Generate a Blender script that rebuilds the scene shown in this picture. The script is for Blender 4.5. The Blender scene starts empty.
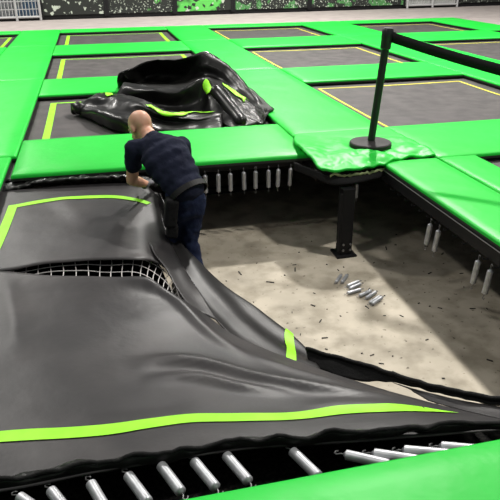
import bpy, bmesh, math, random
from mathutils import Vector, Matrix, noise
rnd = random.Random(7)
SC = bpy.context.scene
COL = SC.collection

# ------------------------------------------------------------------ camera (metres; pit floor z=0, platform top z=0.70)
F, PITCH, ROLL, YAW, CH = 620.0, 0.4406184, 0.0079024, -0.2326769, 2.2
RT = Vector((math.cos(YAW), math.sin(YAW), 0))
FW = Vector((-math.sin(YAW) * math.cos(PITCH), math.cos(YAW) * math.cos(PITCH), -math.sin(PITCH)))
UP = Vector((-math.sin(YAW) * math.sin(PITCH), math.cos(YAW) * math.sin(PITCH), math.cos(PITCH)))
CX = RT * math.cos(ROLL) - UP * math.sin(ROLL)
CY = RT * math.sin(ROLL) + UP * math.cos(ROLL)
cam = bpy.data.cameras.new('camera'); cam.sensor_width = 36; cam.lens = 36 * F / 500
camo = bpy.data.objects.new('camera', cam); COL.objects.link(camo)
camo.matrix_world = Matrix.Translation((0, 0, CH)) @ Matrix((CX, CY, -FW)).transposed().to_4x4()
cam.clip_end = 200
SC.camera = camo

def at(u, v, z):
    """point of the place at height z that the photograph shows at (u, v)"""
    d = FW + CX * ((u - 250) / F) - CY * ((v - 250) / F)
    t = (z - CH) / d.z
    return Vector((0, 0, CH)) + d * t

# ------------------------------------------------------------------ materials
def mat(name, col, rough=.5, metal=0., spec=.5, noise_amt=0., nscale=8., bump=0., bscale=60., col2=None, coat=0., thr=(.35, .65), detail=6):
    m = bpy.data.materials.new(name); m.use_nodes = True
    nt = m.node_tree; b = nt.nodes['Principled BSDF']
    b.inputs['Base Color'].default_value = (*col, 1)
    b.inputs['Roughness'].default_value = rough; b.inputs['Metallic'].default_value = metal
    b.inputs['Specular IOR Level'].default_value = spec
    b.inputs['Coat Weight'].default_value = coat
    tc = nt.nodes.new('ShaderNodeTexCoord')
    if col2 is not None:
        n = nt.nodes.new('ShaderNodeTexNoise'); n.inputs['Scale'].default_value = nscale; n.inputs['Detail'].default_value = detail
        r = nt.nodes.new('ShaderNodeValToRGB')
        r.color_ramp.elements[0].position = thr[0]; r.color_ramp.elements[1].position = thr[1]
        r.color_ramp.elements[0].color = (*col, 1); r.color_ramp.elements[1].color = (*col2, 1)
        nt.links.new(tc.outputs['Object'], n.inputs['Vector']); nt.links.new(n.outputs['Fac'], r.inputs['Fac'])
        nt.links.new(r.outputs['Color'], b.inputs['Base Color'])
    if bump:
        n2 = nt.nodes.new('ShaderNodeTexNoise'); n2.inputs['Scale'].default_value = bscale; n2.inputs['Detail'].default_value = 4
        bp = nt.nodes.new('ShaderNodeBump'); bp.inputs['Strength'].default_value = bump; bp.inputs['Distance'].default_value = .02
        nt.links.new(tc.outputs['Object'], n2.inputs['Vector']); nt.links.new(n2.outputs['Fac'], bp.inputs['Height'])
        nt.links.new(bp.outputs['Normal'], b.inputs['Normal'])
    return m

M = {}
M['green'] = mat('green_vinyl', (.007, .49, .033), .45, spec=.32, col2=(.012, .58, .048), nscale=1.5, bump=.5, bscale=3.5, thr=(.3, .7))
M['green_side'] = mat('black_pad_side', (.012, .013, .012), .6)
M['bed'] = mat('trampoline_mesh', (.045, .041, .041), .62, spec=.3, col2=(.075, .068, .067), nscale=5, bump=.1, bscale=250)
M['bed_pit'] = mat('loose_trampoline_mesh', (.023, .0215, .0225), .43, spec=.34, col2=(.050, .046, .046), nscale=2.6, bump=.16, bscale=9, detail=9, thr=(.42, .72))
M['vinyl'] = mat('black_vinyl', (.006, .006, .006), .33, spec=.26, bump=.15, bscale=6, col2=(.015, .015, .014), nscale=6)
M['scuffed'] = mat('scuffed_black_vinyl', (.01, .01, .01), .34, spec=.35, bump=.5, bscale=25, col2=(.16, .155, .15), nscale=24, thr=(.6, .78))
M['web'] = mat('black_webbing', (.008, .008, .008), .8, spec=.2, bump=.3, bscale=90)
M['stripe'] = mat('yellow_green_stripe', (.27, .79, .015), .5, spec=.3, col2=(.33, .85, .03), nscale=9)
M['stripe_y'] = mat('yellow_stripe', (.53, .5, .035), .6, spec=.3, col2=(.62, .58, .06), nscale=9)
M['steel'] = mat('black_steel', (.005, .005, .006), .55, spec=.3)
M['zinc'] = mat('zinc_spring', (.42, .43, .45), .42, metal=.6, col2=(.55, .56, .58), nscale=30)
M['hook'] = mat('dull_hook', (.22, .22, .22), .5, metal=.8)
M['net'] = mat('white_net', (.62, .6, .58), .8)
M['skin'] = mat('skin', (.58, .30, .20), .5, spec=.35, col2=(.66, .38, .27), nscale=12)
M['shirt'] = mat('navy_cotton', (.012, .014, .028), .9, spec=.1, bump=.5, bscale=14, col2=(.017, .02, .038), nscale=9)
M['jeans'] = mat('dark_denim', (.008, .012, .033), .85, spec=.15, bump=.5, bscale=22, col2=(.016, .024, .058), nscale=14)
M['black_cloth'] = mat('black_cloth', (.010, .010, .011), .85, spec=.2, bump=.3, bscale=30)
M['belt'] = mat('belt_leather', (.012, .012, .012), .6, spec=.25)
M['glove'] = mat('grey_glove', (.09, .09, .10), .8, bump=.3, bscale=60)
M['shoe'] = mat('work_shoe', (.02, .02, .02), .6)
M['dust'] = mat('dark_chip', (.03, .028, .025), .9)
M['white_metal'] = mat('white_painted_wire', (.38, .38, .38), .5)
M['backing'] = mat('torn_backing', (.35, .42, .2), .9, bump=.4, bscale=60)

def floor_mat():
    m = bpy.data.materials.new('pit_concrete'); m.use_nodes = True
    nt = m.node_tree; b = nt.nodes['Principled BSDF']; b.inputs['Roughness'].default_value = .75
    tc = nt.nodes.new('ShaderNodeTexCoord')
    def nz(scale, lo, hi, c0, c1, det=8):
        n = nt.nodes.new('ShaderNodeTexNoise'); n.inputs['Scale'].default_value = scale; n.inputs['Detail'].default_value = det
        r = nt.nodes.new('ShaderNodeValToRGB'); r.color_ramp.elements[0].position = lo; r.color_ramp.elements[1].position = hi
        r.color_ramp.elements[0].color = (*c0, 1); r.color_ramp.elements[1].color = (*c1, 1)
        nt.links.new(tc.outputs['Object'], n.inputs['Vector']); nt.links.new(n.outputs['Fac'], r.inputs['Fac'])
        return r
    def mul(a, b_):
        x = nt.nodes.new('ShaderNodeMix'); x.data_type = 'RGBA'; x.blend_type = 'MULTIPLY'; x.inputs['Factor'].default_value = 1
        nt.links.new(a, x.inputs['A']); nt.links.new(b_, x.inputs['B']); return x.outputs['Result']
    a = nz(2.3, .3, .7, (.36, .32, .25), (.56, .50, .40))
    s = nz(26, .27, .36, (.3, .28, .25), (1, 1, 1), 6)
    g = nz(5, .36, .56, (.66, .65, .62), (1, 1, 1), 10)
    nt.links.new(mul(mul(a.outputs['Color'], s.outputs['Color']), g.outputs['Color']), b.inputs['Base Color'])
    return m
M['floor'] = floor_mat()
M['walk'] = mat('walkway_concrete', (.30, .265, .25), .8, col2=(.36, .32, .30), nscale=3)
M['wall'] = mat('dark_wall', (.012, .014, .013), .8)

def graffiti(name, amt, scale, seed, c=(.10, .5, .08)):
    m = bpy.data.materials.new(name); m.use_nodes = True
    nt = m.node_tree; b = nt.nodes['Principled BSDF']; b.inputs['Roughness'].default_value = .7
    tc = nt.nodes.new('ShaderNodeTexCoord'); mp = nt.nodes.new('ShaderNodeMapping'); mp.inputs['Location'].default_value = (seed, seed * 2, seed)
    nt.links.new(tc.outputs['Object'], mp.inputs['Vector'])
    def th(sc, lo, hi, det):
        n = nt.nodes.new('ShaderNodeTexNoise'); n.inputs['Scale'].default_value = sc; n.inputs['Detail'].default_value = det
        r = nt.nodes.new('ShaderNodeMapRange'); r.inputs['From Min'].default_value = lo; r.inputs['From Max'].default_value = hi
        nt.links.new(mp.outputs['Vector'], n.inputs['Vector']); nt.links.new(n.outputs['Fac'], r.inputs['Value']); return r.outputs['Result']
    def mix(f, a, c2):
        x = nt.nodes.new('ShaderNodeMix'); x.data_type = 'RGBA'; nt.links.new(f, x.inputs['Factor'])
        if isinstance(a, tuple): x.inputs['A'].default_value = (*a, 1)
        else: nt.links.new(a, x.inputs['A'])
        x.inputs['B'].default_value = (*c2, 1); return x.outputs['Result']
    o = mix(th(scale, amt, amt + .05, 3), (.010, .013, .010), c)
    o = mix(th(scale * 6, .60, .64, 2), o, (.45, .5, .42))
    o = mix(th(scale * 4, .60, .64, 2), o, (.008, .01, .008))
    nt.links.new(o, b.inputs['Base Color']); return m
M['g_plain'] = graffiti('dark_green_panel', .8, 1.2, 1)
M['g_spray'] = graffiti('sprayed_panel', .60, 3.2, 4, (.08, .35, .06))
M['g_splash'] = graffiti('green_splash_panel', .47, 1.1, 9)
M['g_leaf'] = graffiti('green_leafy_panel', .52, 3.5, 13, (.06, .22, .06))

# ------------------------------------------------------------------ helpers
def tag(o, label=None, cat=None, group=None, kind=None):
    for k, v in (('label', label), ('category', cat), ('group', group), ('kind', kind)):
        if v: o[k] = v
    return o
def obj(name, bm, m, parent=None, smooth=False):
    me = bpy.data.meshes.new(name); bm.normal_update(); bm.to_mesh(me); bm.free()
    for mm in (m if isinstance(m, (list, tuple)) else [m]): me.materials.append(mm)
    if smooth:
        for p in me.polygons: p.use_smooth = True
    o = bpy.data.objects.new(name, me); COL.objects.link(o)
    if parent is not None:
        o.parent = parent
        o.matrix_parent_inverse = parent_inv(parent)
    return o
def parent_inv(p):
    mw = Matrix.LocRotScale(p.location, p.rotation_euler, p.scale)
    q = p.parent
    if q is not None:
        mw = Matrix.LocRotScale(q.location, q.rotation_euler, q.scale) @ p.matrix_parent_inverse @ mw if False else mw
        return (Matrix.LocRotScale(q.location, q.rotation_euler, q.scale) @ q_inv(p) @ mw).inverted()
    return mw.inverted()
def q_inv(p): return p.matrix_parent_inverse
def empty(name, loc, label, cat, group=None):
    o = bpy.data.objects.new(name, None); COL.objects.link(o); o.location = loc; o.empty_display_size = .1
    return tag(o, label, cat, group)
def copy_tree(o, parent=None):
    c = o.copy(); COL.objects.link(c)
    if parent is not None: c.parent = parent
    for ch in [x for x in SC.objects if x.parent == o]: copy_tree(ch, c)
    return c
def box(bm, c, s, rot=None, mi=0):
    mt = Matrix.Translation(c) @ (rot.to_4x4() if rot is not None else Matrix.Identity(4)) @ Matrix.Diagonal((*s, 1))
    r = bmesh.ops.create_cube(bm, size=1, matrix=mt)
    for f in {f for v in r['verts'] for f in v.link_faces}: f.material_index = mi
def frame_of(d):
    d = d.normalized(); a = Vector((0, 0, 1)) if abs(d.z) < .9 else Vector((1, 0, 0))
    x = a.cross(d).normalized(); return x, d.cross(x)
def tube(bm, pts, radii, n=12, cap=True, flat=None):
    pts = [Vector(p) for p in pts]
    if not isinstance(radii, (list, tuple)): radii = [radii] * len(pts)
    rings = []; x, y = frame_of(pts[1] - pts[0])
    for i, p in enumerate(pts):
        d = (pts[min(i + 1, len(pts) - 1)] - pts[max(i - 1, 0)]).normalized()
        x = (x - d * x.dot(d)).normalized(); y = d.cross(x)
        r = radii[i]
        rings.append([bm.verts.new(p + (x * math.cos(a) + y * math.sin(a)) * r) for a in [2 * math.pi * k / n for k in range(n)]])
    for a, b in zip(rings, rings[1:]):
        for k in range(n): bm.faces.new((a[k], a[(k + 1) % n], b[(k + 1) % n], b[k]))
    if cap: bm.faces.new(rings[0][::-1]); bm.faces.new(rings[-1])
def beam(bm, a, b, w, h, mi=0):
    a, b = Vector(a), Vector(b); d = b - a
    q = d.to_track_quat('X', 'Z').to_matrix()
    box(bm, (a + b) / 2, (d.length, w, h), q, mi)
def crv(P, t):
    n = len(P) - 1; t = max(0, min(n - 1e-9, t)); i = int(t); f = t - i
    p1, p2 = P[i], P[i + 1]
    p0 = P[i - 1] if i > 0 else p1 * 2 - p2
    p3 = P[i + 2] if i + 2 <= n else p2 * 2 - p1
    return .5 * ((2 * p1) + (p2 - p0) * f + (2 * p0 - 5 * p1 + 4 * p2 - p3) * f * f + (3 * p1 - p0 - 3 * p2 + p3) * f ** 3)

class Surf:
    """a draped sheet through a grid of control points"""
    def __init__(s, ctrl, disp=None):
        s.c = ctrl; s.nr = len(ctrl) - 1; s.nc = len(ctrl[0]) - 1; s.disp = disp
    def ev(s, a, b):
        p = crv([crv(r, b) for r in s.c], a)
        if s.disp: p = p + s.disp(p)
        return p
    def nrm(s, a, b):
        e = .02; a = min(max(a, e), s.nr - e); b = min(max(b, e), s.nc - e)
        n = (s.ev(a, b + e) - s.ev(a, b - e)).cross(s.ev(a - e, b) - s.ev(a + e, b)).normalized()
        return n
    def mesh(s, bm, sub_r, sub_c, a0=0, a1=None, b0=0, b1=None, mi=0):
        a1 = s.nr if a1 is None else a1; b1 = s.nc if b1 is None else b1
        R, Cn = int((a1 - a0) * sub_r), int((b1 - b0) * sub_c)
        g = [[bm.verts.new(s.ev(a0 + (a1 - a0) * i / R, b0 + (b1 - b0) * j / Cn)) for j in range(Cn + 1)] for i in range(R + 1)]
        for i in range(R):
            for j in range(Cn):
                f = bm.faces.new((g[i + 1][j], g[i + 1][j + 1], g[i][j + 1], g[i][j])); f.material_index = mi
        return g
    def strip(s, bm, path, w, lift=.004, n=60, w1=None):
        P = [Vector((*p, 0)) for p in path]; prev = None
        for k in range(n + 1):
            t = (len(P) - 1) * k / n; q = crv(P, t); q2 = crv(P, min(t + .02, len(P) - 1)); q1 = crv(P, max(t - .02, 0))
            c = s.ev(q.x, q.y); tn = (s.ev(q2.x, q2.y) - s.ev(q1.x, q1.y)).normalized(); nn = s.nrm(q.x, q.y)
            if nn.z < 0: nn = -nn
            sd = nn.cross(tn).normalized(); ww = w if w1 is None else w + (w1 - w) * k / n
            e = .02
            da = (s.ev(q.x + e, q.y) - s.ev(q.x - e, q.y)) / (2 * e); db = (s.ev(q.x, q.y + e) - s.ev(q.x, q.y - e)) / (2 * e)
            A, B, Cc = da.dot(da), da.dot(db), db.dot(db); D = A * Cc - B * B
            row = []
            for o in (-.5, -.25, 0, .25, .5):
                v = sd * ww * o; x, y = v.dot(da), v.dot(db)
                sa, sb = (x * Cc - y * B) / D, (A * y - B * x) / D
                aa, bb = min(max(q.x + sa, 0), s.nr), min(max(q.y + sb, 0), s.nc)
                row.append(bm.verts.new(s.ev(aa, bb) + nn * lift))
            if prev:
                for i in range(4): bm.faces.new((prev[i], row[i], row[i + 1], prev[i + 1]))
            prev = row
def solid(o, t, off=-1):
    md = o.modifiers.new('thick', 'SOLIDIFY'); md.thickness = t; md.offset = off; return o
def fnoise(p, sc, seed=0): return noise.noise(Vector((p.x * sc + seed, p.y * sc, p.z * sc)))

# ------------------------------------------------------------------ platform lattice (regular grid of square trampolines)
PT = .70
CO = dict(LL=-3.6, L1=-1.62, A0=-.74, A1=1.70, B0=2.65, B1=5.03, C0=6.22, C1=8.55, D0=9.5)
RO = {'0': 16.05, '1b': 15.48, '1f': 13.0, '2b': 11.72, '2f': 9.18, '3b': 8.03, '3f': 5.9}
def nd(c, r):
    y = RO[r]
    if c in ('B0', 'B1') and r == '3f': y = 5.52
    return Vector((CO[c], y))

def pad(name, poly, label, group=None, z=PT, th=.048, puff=.012, wr=.004, seed=0, cat='pad'):
    """a quad padded cover: rounded edges, green top, black sides"""
    a, b, c, d = [Vector((p[0], p[1], 0)) for p in poly]          # front-left, front-right, back-right, back-left
    L = max((b - a).length, (c - d).length); W = max((d - a).length, (c - b).length)
    def steps(S):
        n = max(6, min(40, int(S / .12))); e = .018 / S
        return [0, e * .3, e] + [i / n for i in range(1, n) if e * 1.2 < i / n < 1 - e * 1.2] + [1 - e, 1 - e * .3, 1]
    us, vs = steps(L), steps(W)
    bm = bmesh.new(); g = []
    g_in = .004
    for vi in vs:
        row = []
        for ui in us:
            p = (a * (1 - ui) + b * ui) * (1 - vi) + (d * (1 - ui) + c * ui) * vi
            du = min(ui, 1 - ui) * L; dv = min(vi, 1 - vi) * W; m = min(du, dv)
            e = min(1, m / .018); zz = z - .012 * (1 - e) ** 2 + puff * min(1, m / .15) ** .5 * .6
            zz += wr * (fnoise(p, 2.6, seed) + .6 * fnoise(p, 7, seed + 5)) * min(1, m / .05)
            row.append(bm.verts.new((p.x, p.y, zz)))
        g.append(row)
    for i in range(len(vs) - 1):
        for j in range(len(us) - 1): bm.faces.new((g[i][j], g[i][j + 1], g[i + 1][j + 1], g[i + 1][j]))
    # sides and underside
    loop = g[0][:] + [r[-1] for r in g[1:]] + g[-1][-2::-1] + [r[0] for r in g[-2:0:-1]]
    mid = [bm.verts.new(v.co - Vector((0, 0, .014))) for v in loop]
    low = [bm.verts.new((v.co.x, v.co.y, z - th)) for v in loop]; n = len(loop)
    for k in range(n):
        k2 = (k + 1) % n
        bm.faces.new((loop[k], mid[k], mid[k2], loop[k2]))
        bm.faces.new((mid[k], low[k], low[k2], mid[k2])).material_index = 1
    f = bm.faces.new(low[::-1]); f.material_index = 1
    bmesh.ops.recalc_face_normals(bm, faces=bm.faces)
    o = obj(name, bm, [M['green'], M['green_side']], smooth=False)
    for p in o.data.polygons: p.use_smooth = p.material_index == 0
    return tag(o, label, cat, group)

G = .005
def quad(c0, r0, c1, r1):
    a, c = nd(c0, r0), nd(c1, r1)
    return rect(a.x, a.y, c.x, c.y)
def rect(x0, y0, x1, y1):
    return [(x0 + G, y0 + G), (x1 - G, y0 + G), (x1 - G, y1 - G), (x0 + G, y1 - G)]
colname = {('LL', 'L1'): 'far left column', ('A0', 'A1'): 'second column', ('B0', 'B1'): 'third column', ('C0', 'C1'): 'far right column'}
lanename = {('L1', 'A0'): 'left lane', ('A1', 'B0'): 'middle lane', ('B1', 'C0'): 'right lane', ('C1', 'D0'): 'outermost right lane'}
LG, CG = 'green lane pads running away from the camera', 'green cross pads between the trampolines'
for (c0, c1), nm in lanename.items():
    for r0, r1, t in (('1f', '0', 'beside the back row of trampolines'), ('2f', '1f', 'beside the second row from the back')):
        if c0 == 'C1' and r0 == '2f': continue
        pad('lane_pad', quad(c0, r0, c1, r1), 'green pad of the %s, %s' % (nm, t), LG, seed=ord(r0[0]) + ord(c0[0]))
pad('lane_pad', rect(-1.62, 5.4, -.74, 9.18), 'green vinyl pad of the left lane, beside the heap of black vinyl', LG, seed=3)
pad('lane_pad', rect(1.70, 5.42, 2.65, 9.18), 'green vinyl pad of the middle lane, right of the heap of black vinyl', LG, seed=4)
pad('lane_pad', rect(5.03, 5.0, 6.22, 9.18), 'green pad of the right lane, under the black belt at the photo\'s right edge', LG, seed=5)
for (c0, c1), nm in colname.items():
    for r0, r1, t in (('1b', '0', 'along the back edge of the platform'), ('2b', '1f', 'between the back row and the second row'), ('3b', '2f', 'between the second and third rows from the back')):
        if r0 == '3b' and c0 in ('C0', 'LL'): continue
        if r0 == '2b' and c0 == 'C0': pass
        pad('cross_pad', quad(c0, r0, c1, r1), 'green cross pad, %s, %s' % (nm, t), CG, seed=ord(r0[0]) * 3 + ord(c0[0]))
bm = bmesh.new()  # unseen deck boards added under the pads to stop light leaking through
for x0, y0, x1, y1 in [(-1.70, .3, -.80, 16.0), (1.74, 4.95, 2.62, 16.0), (2.24, .3, 2.97, 4.95), (5.06, 4.5, 6.19, 16.0), (8.6, 13.0, 9.45, 16.0)] + \
        [(a, b, c, d) for a, c in ((-3.6, -1.70), (-.80, 1.74), (2.62, 5.06), (6.19, 8.6)) for b, d in ((15.52, 16.0), (11.76, 12.96), (8.07, 9.14))] + \
        [(-.80, 4.95, 1.74, 5.86), (2.62, 4.49, 5.06, 5.48), (5.06, -.3, 11, 4.5), (5.06, 4.5, 11, 7.9), (-3.6, -.3, -1.7, 11.7)]:
    box(bm, ((x0 + x1) / 2, (y0 + y1) / 2, .6405), (x1 - x0 + .02, y1 - y0 + .02, .007))
tag(obj('light_leak_deck', bm, M['steel']), kind='structure')
# pads round the open pit
pad('cross_pad', [(-.735, 4.85), (1.68, 4.79), (1.695, 5.89), (-.735, 5.89)], 'green cross pad right behind the bending man, along the back of the open pit', CG, puff=.03, seed=21, wr=.006)
pad('cross_pad', rect(2.65, 4.45, 5.03, 5.515), 'green cross pad right of the black belt post, in front of the third trampoline', CG, seed=22)
pad('lane_pad', rect(2.155, -.3, 2.65, 4.46), 'green vinyl pad along the right edge of the open pit', LG, seed=23, wr=.006)
pad('lane_pad', rect(2.655, -.3, 3.0, 4.45), 'narrow green pad beside the pit-edge pad, left of the cut-off trampoline on the right', LG, seed=24)
pad('lane_pad', rect(-1.62, 1.43, -.78, 5.39), 'green vinyl pad at the far left edge, left of the open pit', LG, seed=25)
pad('front_pad', [(-1.4, -.3), (2.14, -.3), (2.14, 1.41), (-1.4, 1.41)], 'green vinyl pad in the lower right foreground, in front of the open pit', None, puff=.03, seed=26, wr=.008)

# crumpled torn corner pad under the belt post
def corner_pad():
    pts = [[(1.61, 4.38), (1.78, 4.30), (1.95, 4.34), (2.15, 4.40), (2.40, 4.47), (2.64, 4.47)],
           [(1.59, 4.55), (1.80, 4.55), (1.97, 4.55), (2.16, 4.57), (2.40, 4.58), (2.64, 4.58)],
           [(1.58, 4.76), (1.82, 4.76), (2.0, 4.78), (2.18, 4.78), (2.40, 4.78), (2.64, 4.78)],
           [(1.60, 5.05), (1.84, 5.05), (2.02, 5.05), (2.2, 5.05), (2.42, 5.05), (2.64, 5.05)],
           [(1.71, 5.39), (1.88, 5.39), (2.06, 5.39), (2.24, 5.39), (2.45, 5.39), (2.64, 5.39)]]
    ctrl = [[Vector((x, y, PT + .004 - (.022 if i == 0 else 0) + (.028 if x < 1.7 and 1 < i < 4 else 0))) for x, y in r] for i, r in enumerate(pts)]
    def dp(p):
        k = max(0, min(1, (5.3 - p.y) / .6)); far = max(0, min(1, ((p - Vector((2.23, 4.87, p.z))).length - .15) / .12))
        w = abs(fnoise(p, 5, 3)) * .045 + abs(fnoise(p, 12, 8)) * .018
        j = Vector((fnoise(p, 9, 1), fnoise(p, 14, 2), 0)) * .035 * max(0, 1 - abs(p.y - 4.35) / .12)
        return Vector((0, 0, w * k * far)) + j
    S = Surf(ctrl, dp); bm = bmesh.new(); S.mesh(bm, 14, 12)
    o = solid(obj('corner_pad', bm, M['green'], smooth=True), .02)
    tag(o, 'crumpled green corner pad with a torn front edge, under the black belt post', 'pad')
    # black underlay hanging below the torn edge
    bm = bmesh.new()
    c2 = [[Vector((x, y, z)) for x, y, z in r] for r in (
        [(1.50, 4.74, .665), (1.60, 4.52, .66), (1.68, 4.37, .655), (1.85, 4.34, .65), (2.10, 4.40, .655), (2.3, 4.46, .66)],
        [(1.50, 4.72, .60), (1.60, 4.49, .595), (1.68, 4.33, .59), (1.85, 4.29, .60), (2.10, 4.37, .595), (2.3, 4.44, .60)])]
    Surf(c2).mesh(bm, 4, 8); u = solid(obj('underlay', bm, M['web'], o, smooth=True), .008)
    bm = bmesh.new()
    c3 = [[v + Vector((0, -.012, dz)) for v in c2[0][2:]] for dz in (.012, -.010)]
    Surf(c3, lambda p: Vector((0, 0, fnoise(p, 30, 4) * .02))).mesh(bm, 3, 22)
    t = solid(obj('torn_backing', bm, M['backing'], o, smooth=True), .004); t['label'] = 'frayed pale backing along the torn edge'
corner_pad()

# ------------------------------------------------------------------ the other trampolines
def ring(bm, x0, y0, x1, y1, w, z0, z1):
    for c, s_ in (((x0 + x1) / 2, y0 + w / 2), (x1 - x0, w)), (((x0 + x1) / 2, y1 - w / 2), (x1 - x0, w)), ((x0 + w / 2, (y0 + y1) / 2), (w, y1 - y0 - 2 * w)), ((x1 - w / 2, (y0 + y1) / 2), (w, y1 - y0 - 2 * w)):
        box(bm, (c[0], c[1], (z0 + z1) / 2), (s_[0], s_[1], z1 - z0))
TR = 'taut trampolines set between the green pads'
def trampoline(x0, y0, x1, y1, label, sw=.032, inset=.15):
    t = empty('trampoline', ((x0 + x1) / 2, (y0 + y1) / 2, .62), label, 'trampoline', TR)
    bm = bmesh.new(); ring(bm, x0 - .06, y0 - .06, x1 + .06, y1 + .06, .05, .565, .635); obj('frame', bm, M['steel'], t)
    bm = bmesh.new(); n = 24
    g = [[bm.verts.new((x0 - .01 + (x1 - x0 + .02) * i / n, y0 - .01 + (y1 - y0 + .02) * j / n, .628 - .03 * math.sin(math.pi * i / n) * math.sin(math.pi * j / n))) for j in range(n + 1)] for i in range(n + 1)]
    for i in range(n):
        for j in range(n): bm.faces.new((g[i][j], g[i + 1][j], g[i + 1][j + 1], g[i][j + 1]))
    solid(obj('bed', bm, M['bed'], t, True), .006)
    def zz(x, y): return .628 - .03 * max(0, math.sin(math.pi * (x - x0) / (x1 - x0))) * max(0, math.sin(math.pi * (y - y0) / (y1 - y0))) + .003
    bm = bmesh.new(); a, b, c, d = x0 + inset, y0 + inset, x1 - inset, y1 - inset
    def seg(p, q, sd):
        prev = None
        for k in range(25):
            f = k / 24; x = p[0] + (q[0] - p[0]) * f; y = p[1] + (q[1] - p[1]) * f
            r = [bm.verts.new((x, y, zz(x, y))), bm.verts.new((x + sd[0], y + sd[1], zz(x + sd[0], y + sd[1])))]
            if prev: bm.faces.new((prev[0], r[0], r[1], prev[1]))
            prev = r
    seg((a, b), (c, b), (0, sw)); seg((a, d), (c, d), (0, -.035)); seg((a, b), (a, d), (sw, 0)); seg((c, b), (c, d), (-sw, 0))
    bmesh.ops.recalc_face_normals(bm, faces=bm.faces)
    for f in bm.faces:
        if f.normal.z < 0: f.normal_flip()
    obj('border_stripe', bm, M['stripe_y'] if sw < .05 else M['stripe'], t)
    return t
rr = {'1': 'back row', '2': 'second row from the back', '3': 'third row from the back'}
for (c0, c1), nm in colname.items():
    for r in '123':
        if r == '3' and c0 in ('C0', 'LL') or c0 == 'LL' and r == '2': continue
        a, b = nd(c0, r + 'f'), nd(c1, r + 'b')
        if c0 == 'A0' and r == '3': lab = 'flat dark trampoline under the heap of crumpled black vinyl'
        elif c0 == 'B0' and r == '3': lab = 'large dark trampoline right behind the black belt post, yellow border line'
        elif c0 == 'LL': lab = 'dark trampoline cut off by the left edge of the photo, in the back row'
        else: lab = 'dark trampoline with yellow border line, %s, %s' % (rr[r], nm)
        trampoline(a.x, a.y, b.x, b.y, lab, .07 if c0 in ('A0', 'LL') else .032, .15)
trampoline(3.0, 2.0, 5.3, 4.44, 'dark trampoline cut off by the photo\'s right edge, right of the open pit', .06, .14)

# ------------------------------------------------------------------ setting
bm = bmesh.new(); box(bm, (4, 8, -.05), (36, 30, .1)); tag(obj('floor', bm, M['floor']), kind='structure')
bm = bmesh.new(); box(bm, (5, 18.2, .64), (34, 4.3 , .08)); box(bm, (15.2, 8, .64), (11.3, 16.0, .08)); tag(obj('floor', bm, M['walk']), kind='structure')
WA, WB = Vector((-2.42, 18.95, .68)), Vector((13.4, 19.85, .68))
WD = (WB - WA).normalized(); WN = Vector((WD.y, -WD.x, 0))
wrot = Matrix((WD, -WN, Vector((0, 0, 1)))).transposed()
def onwall(u, off=0.):
    d = FW + CX * ((u - 250) / F) - CY * ((12 - 250) / F)
    t = (WA - Vector((0, 0, CH))).dot(WN) / d.dot(WN); p = Vector((0, 0, CH)) + d * t
    return Vector((p.x, p.y, 0)) + WN * off
bm = bmesh.new(); box(bm, onwall(250, -.25) + Vector((0, 0, 1.9)), (34, .2, 3.8), wrot); tag(obj('wall_back', bm, M['wall']), kind='structure')
bm = bmesh.new(); box(bm, onwall(250, -.1) + Vector((0, 0, .74)), (34, .12, .12), wrot); tag(obj('baseboard_back', bm, M['steel']), kind='structure')
PW = [(42, 106, 'g_plain', 'plain dark green-black wall panel, right of the wire gate'), (108, 174, 'g_spray', 'black wall panel with small green and white paint splatter, left of the green blotch'),
      (176, 232, 'g_splash', 'black wall panel with a large green paint blotch'), (234, 308, 'g_leaf', 'black wall panel with dense dark green leafy splatter, right of the green blotch'),
      (310, 403, 'g_leaf', 'black wall panel with leafy green splatter, left of the white mesh gate'), (456, 540, 'g_spray', 'dark splattered wall panel at the far right, beyond the white mesh gate')]
for u0, u1, mk, lab in PW:
    a, b = onwall(u0, 0), onwall(u1, 0); p = (a + b) / 2
    t = empty('wall_panel', (p.x, p.y, .8), lab, 'wall panel', 'dark panels along the back wall')
    bm = bmesh.new(); box(bm, p + Vector((0, 0, 1.75)), ((b - a).length, .06, 1.9), wrot); obj('panel_board', bm, M[mk], t)
    bm = bmesh.new()
    for q in (a, b): box(bm, q + WN * .02 + Vector((0, 0, 1.75)), (.07, .09, 2.0), wrot)
    obj('panel_post', bm, M['steel'], t)
def gate(u0, u1, lab, back):
    a, b = onwall(u0, .12), onwall(u1, .12); L = (b - a).length
    t = empty('wire_gate', ((a + b) / 2).to_tuple()[:2] + (.7,), lab, 'gate', 'wire mesh gates in the back wall')
    bm = bmesh.new()
    for q in (a, b, (a + b) / 2): tube(bm, [q + Vector((0, 0, .69)), q + Vector((0, 0, 2.6))], .035, 8)
    for z in (.78, 2.58): tube(bm, [a + Vector((0, 0, z)), b + Vector((0, 0, z))], .03, 8)
    obj('gate_frame', bm, M['white_metal'], t)
    bm = bmesh.new(); n = int(L / .085)
    for k in range(1, n):
        q = a.lerp(b, k / n); tube(bm, [q + Vector((0, 0, .78)), q + Vector((0, 0, 2.58))], .011, 5)
    for k in range(1, 9): tube(bm, [a + Vector((0, 0, .78 + k * .2)), b + Vector((0, 0, .78 + k * .2))], .011, 5)
    obj('wire_mesh', bm, M['white_metal'], t)
    bm = bmesh.new(); box(bm, onwall((u0 + u1) / 2, .0) + Vector((0, 0, 1.7)), (L, .03, 1.9), wrot)
    tag(obj('backdrop_board', bm, back), 'board behind the wire of the %s' % ('left gate, mottled blue, grey and red' if u0 < 100 else 'white mesh gate on the right, pale grey'), 'board')
mb = mat('mottled_board', (.16, .17, .18), .7, col2=(.03, .07, .13), nscale=1.6, thr=(.45, .55))
gate(-8, 40, 'grey wire mesh gate before a colourful board, far left of the back wall', mb)
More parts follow.
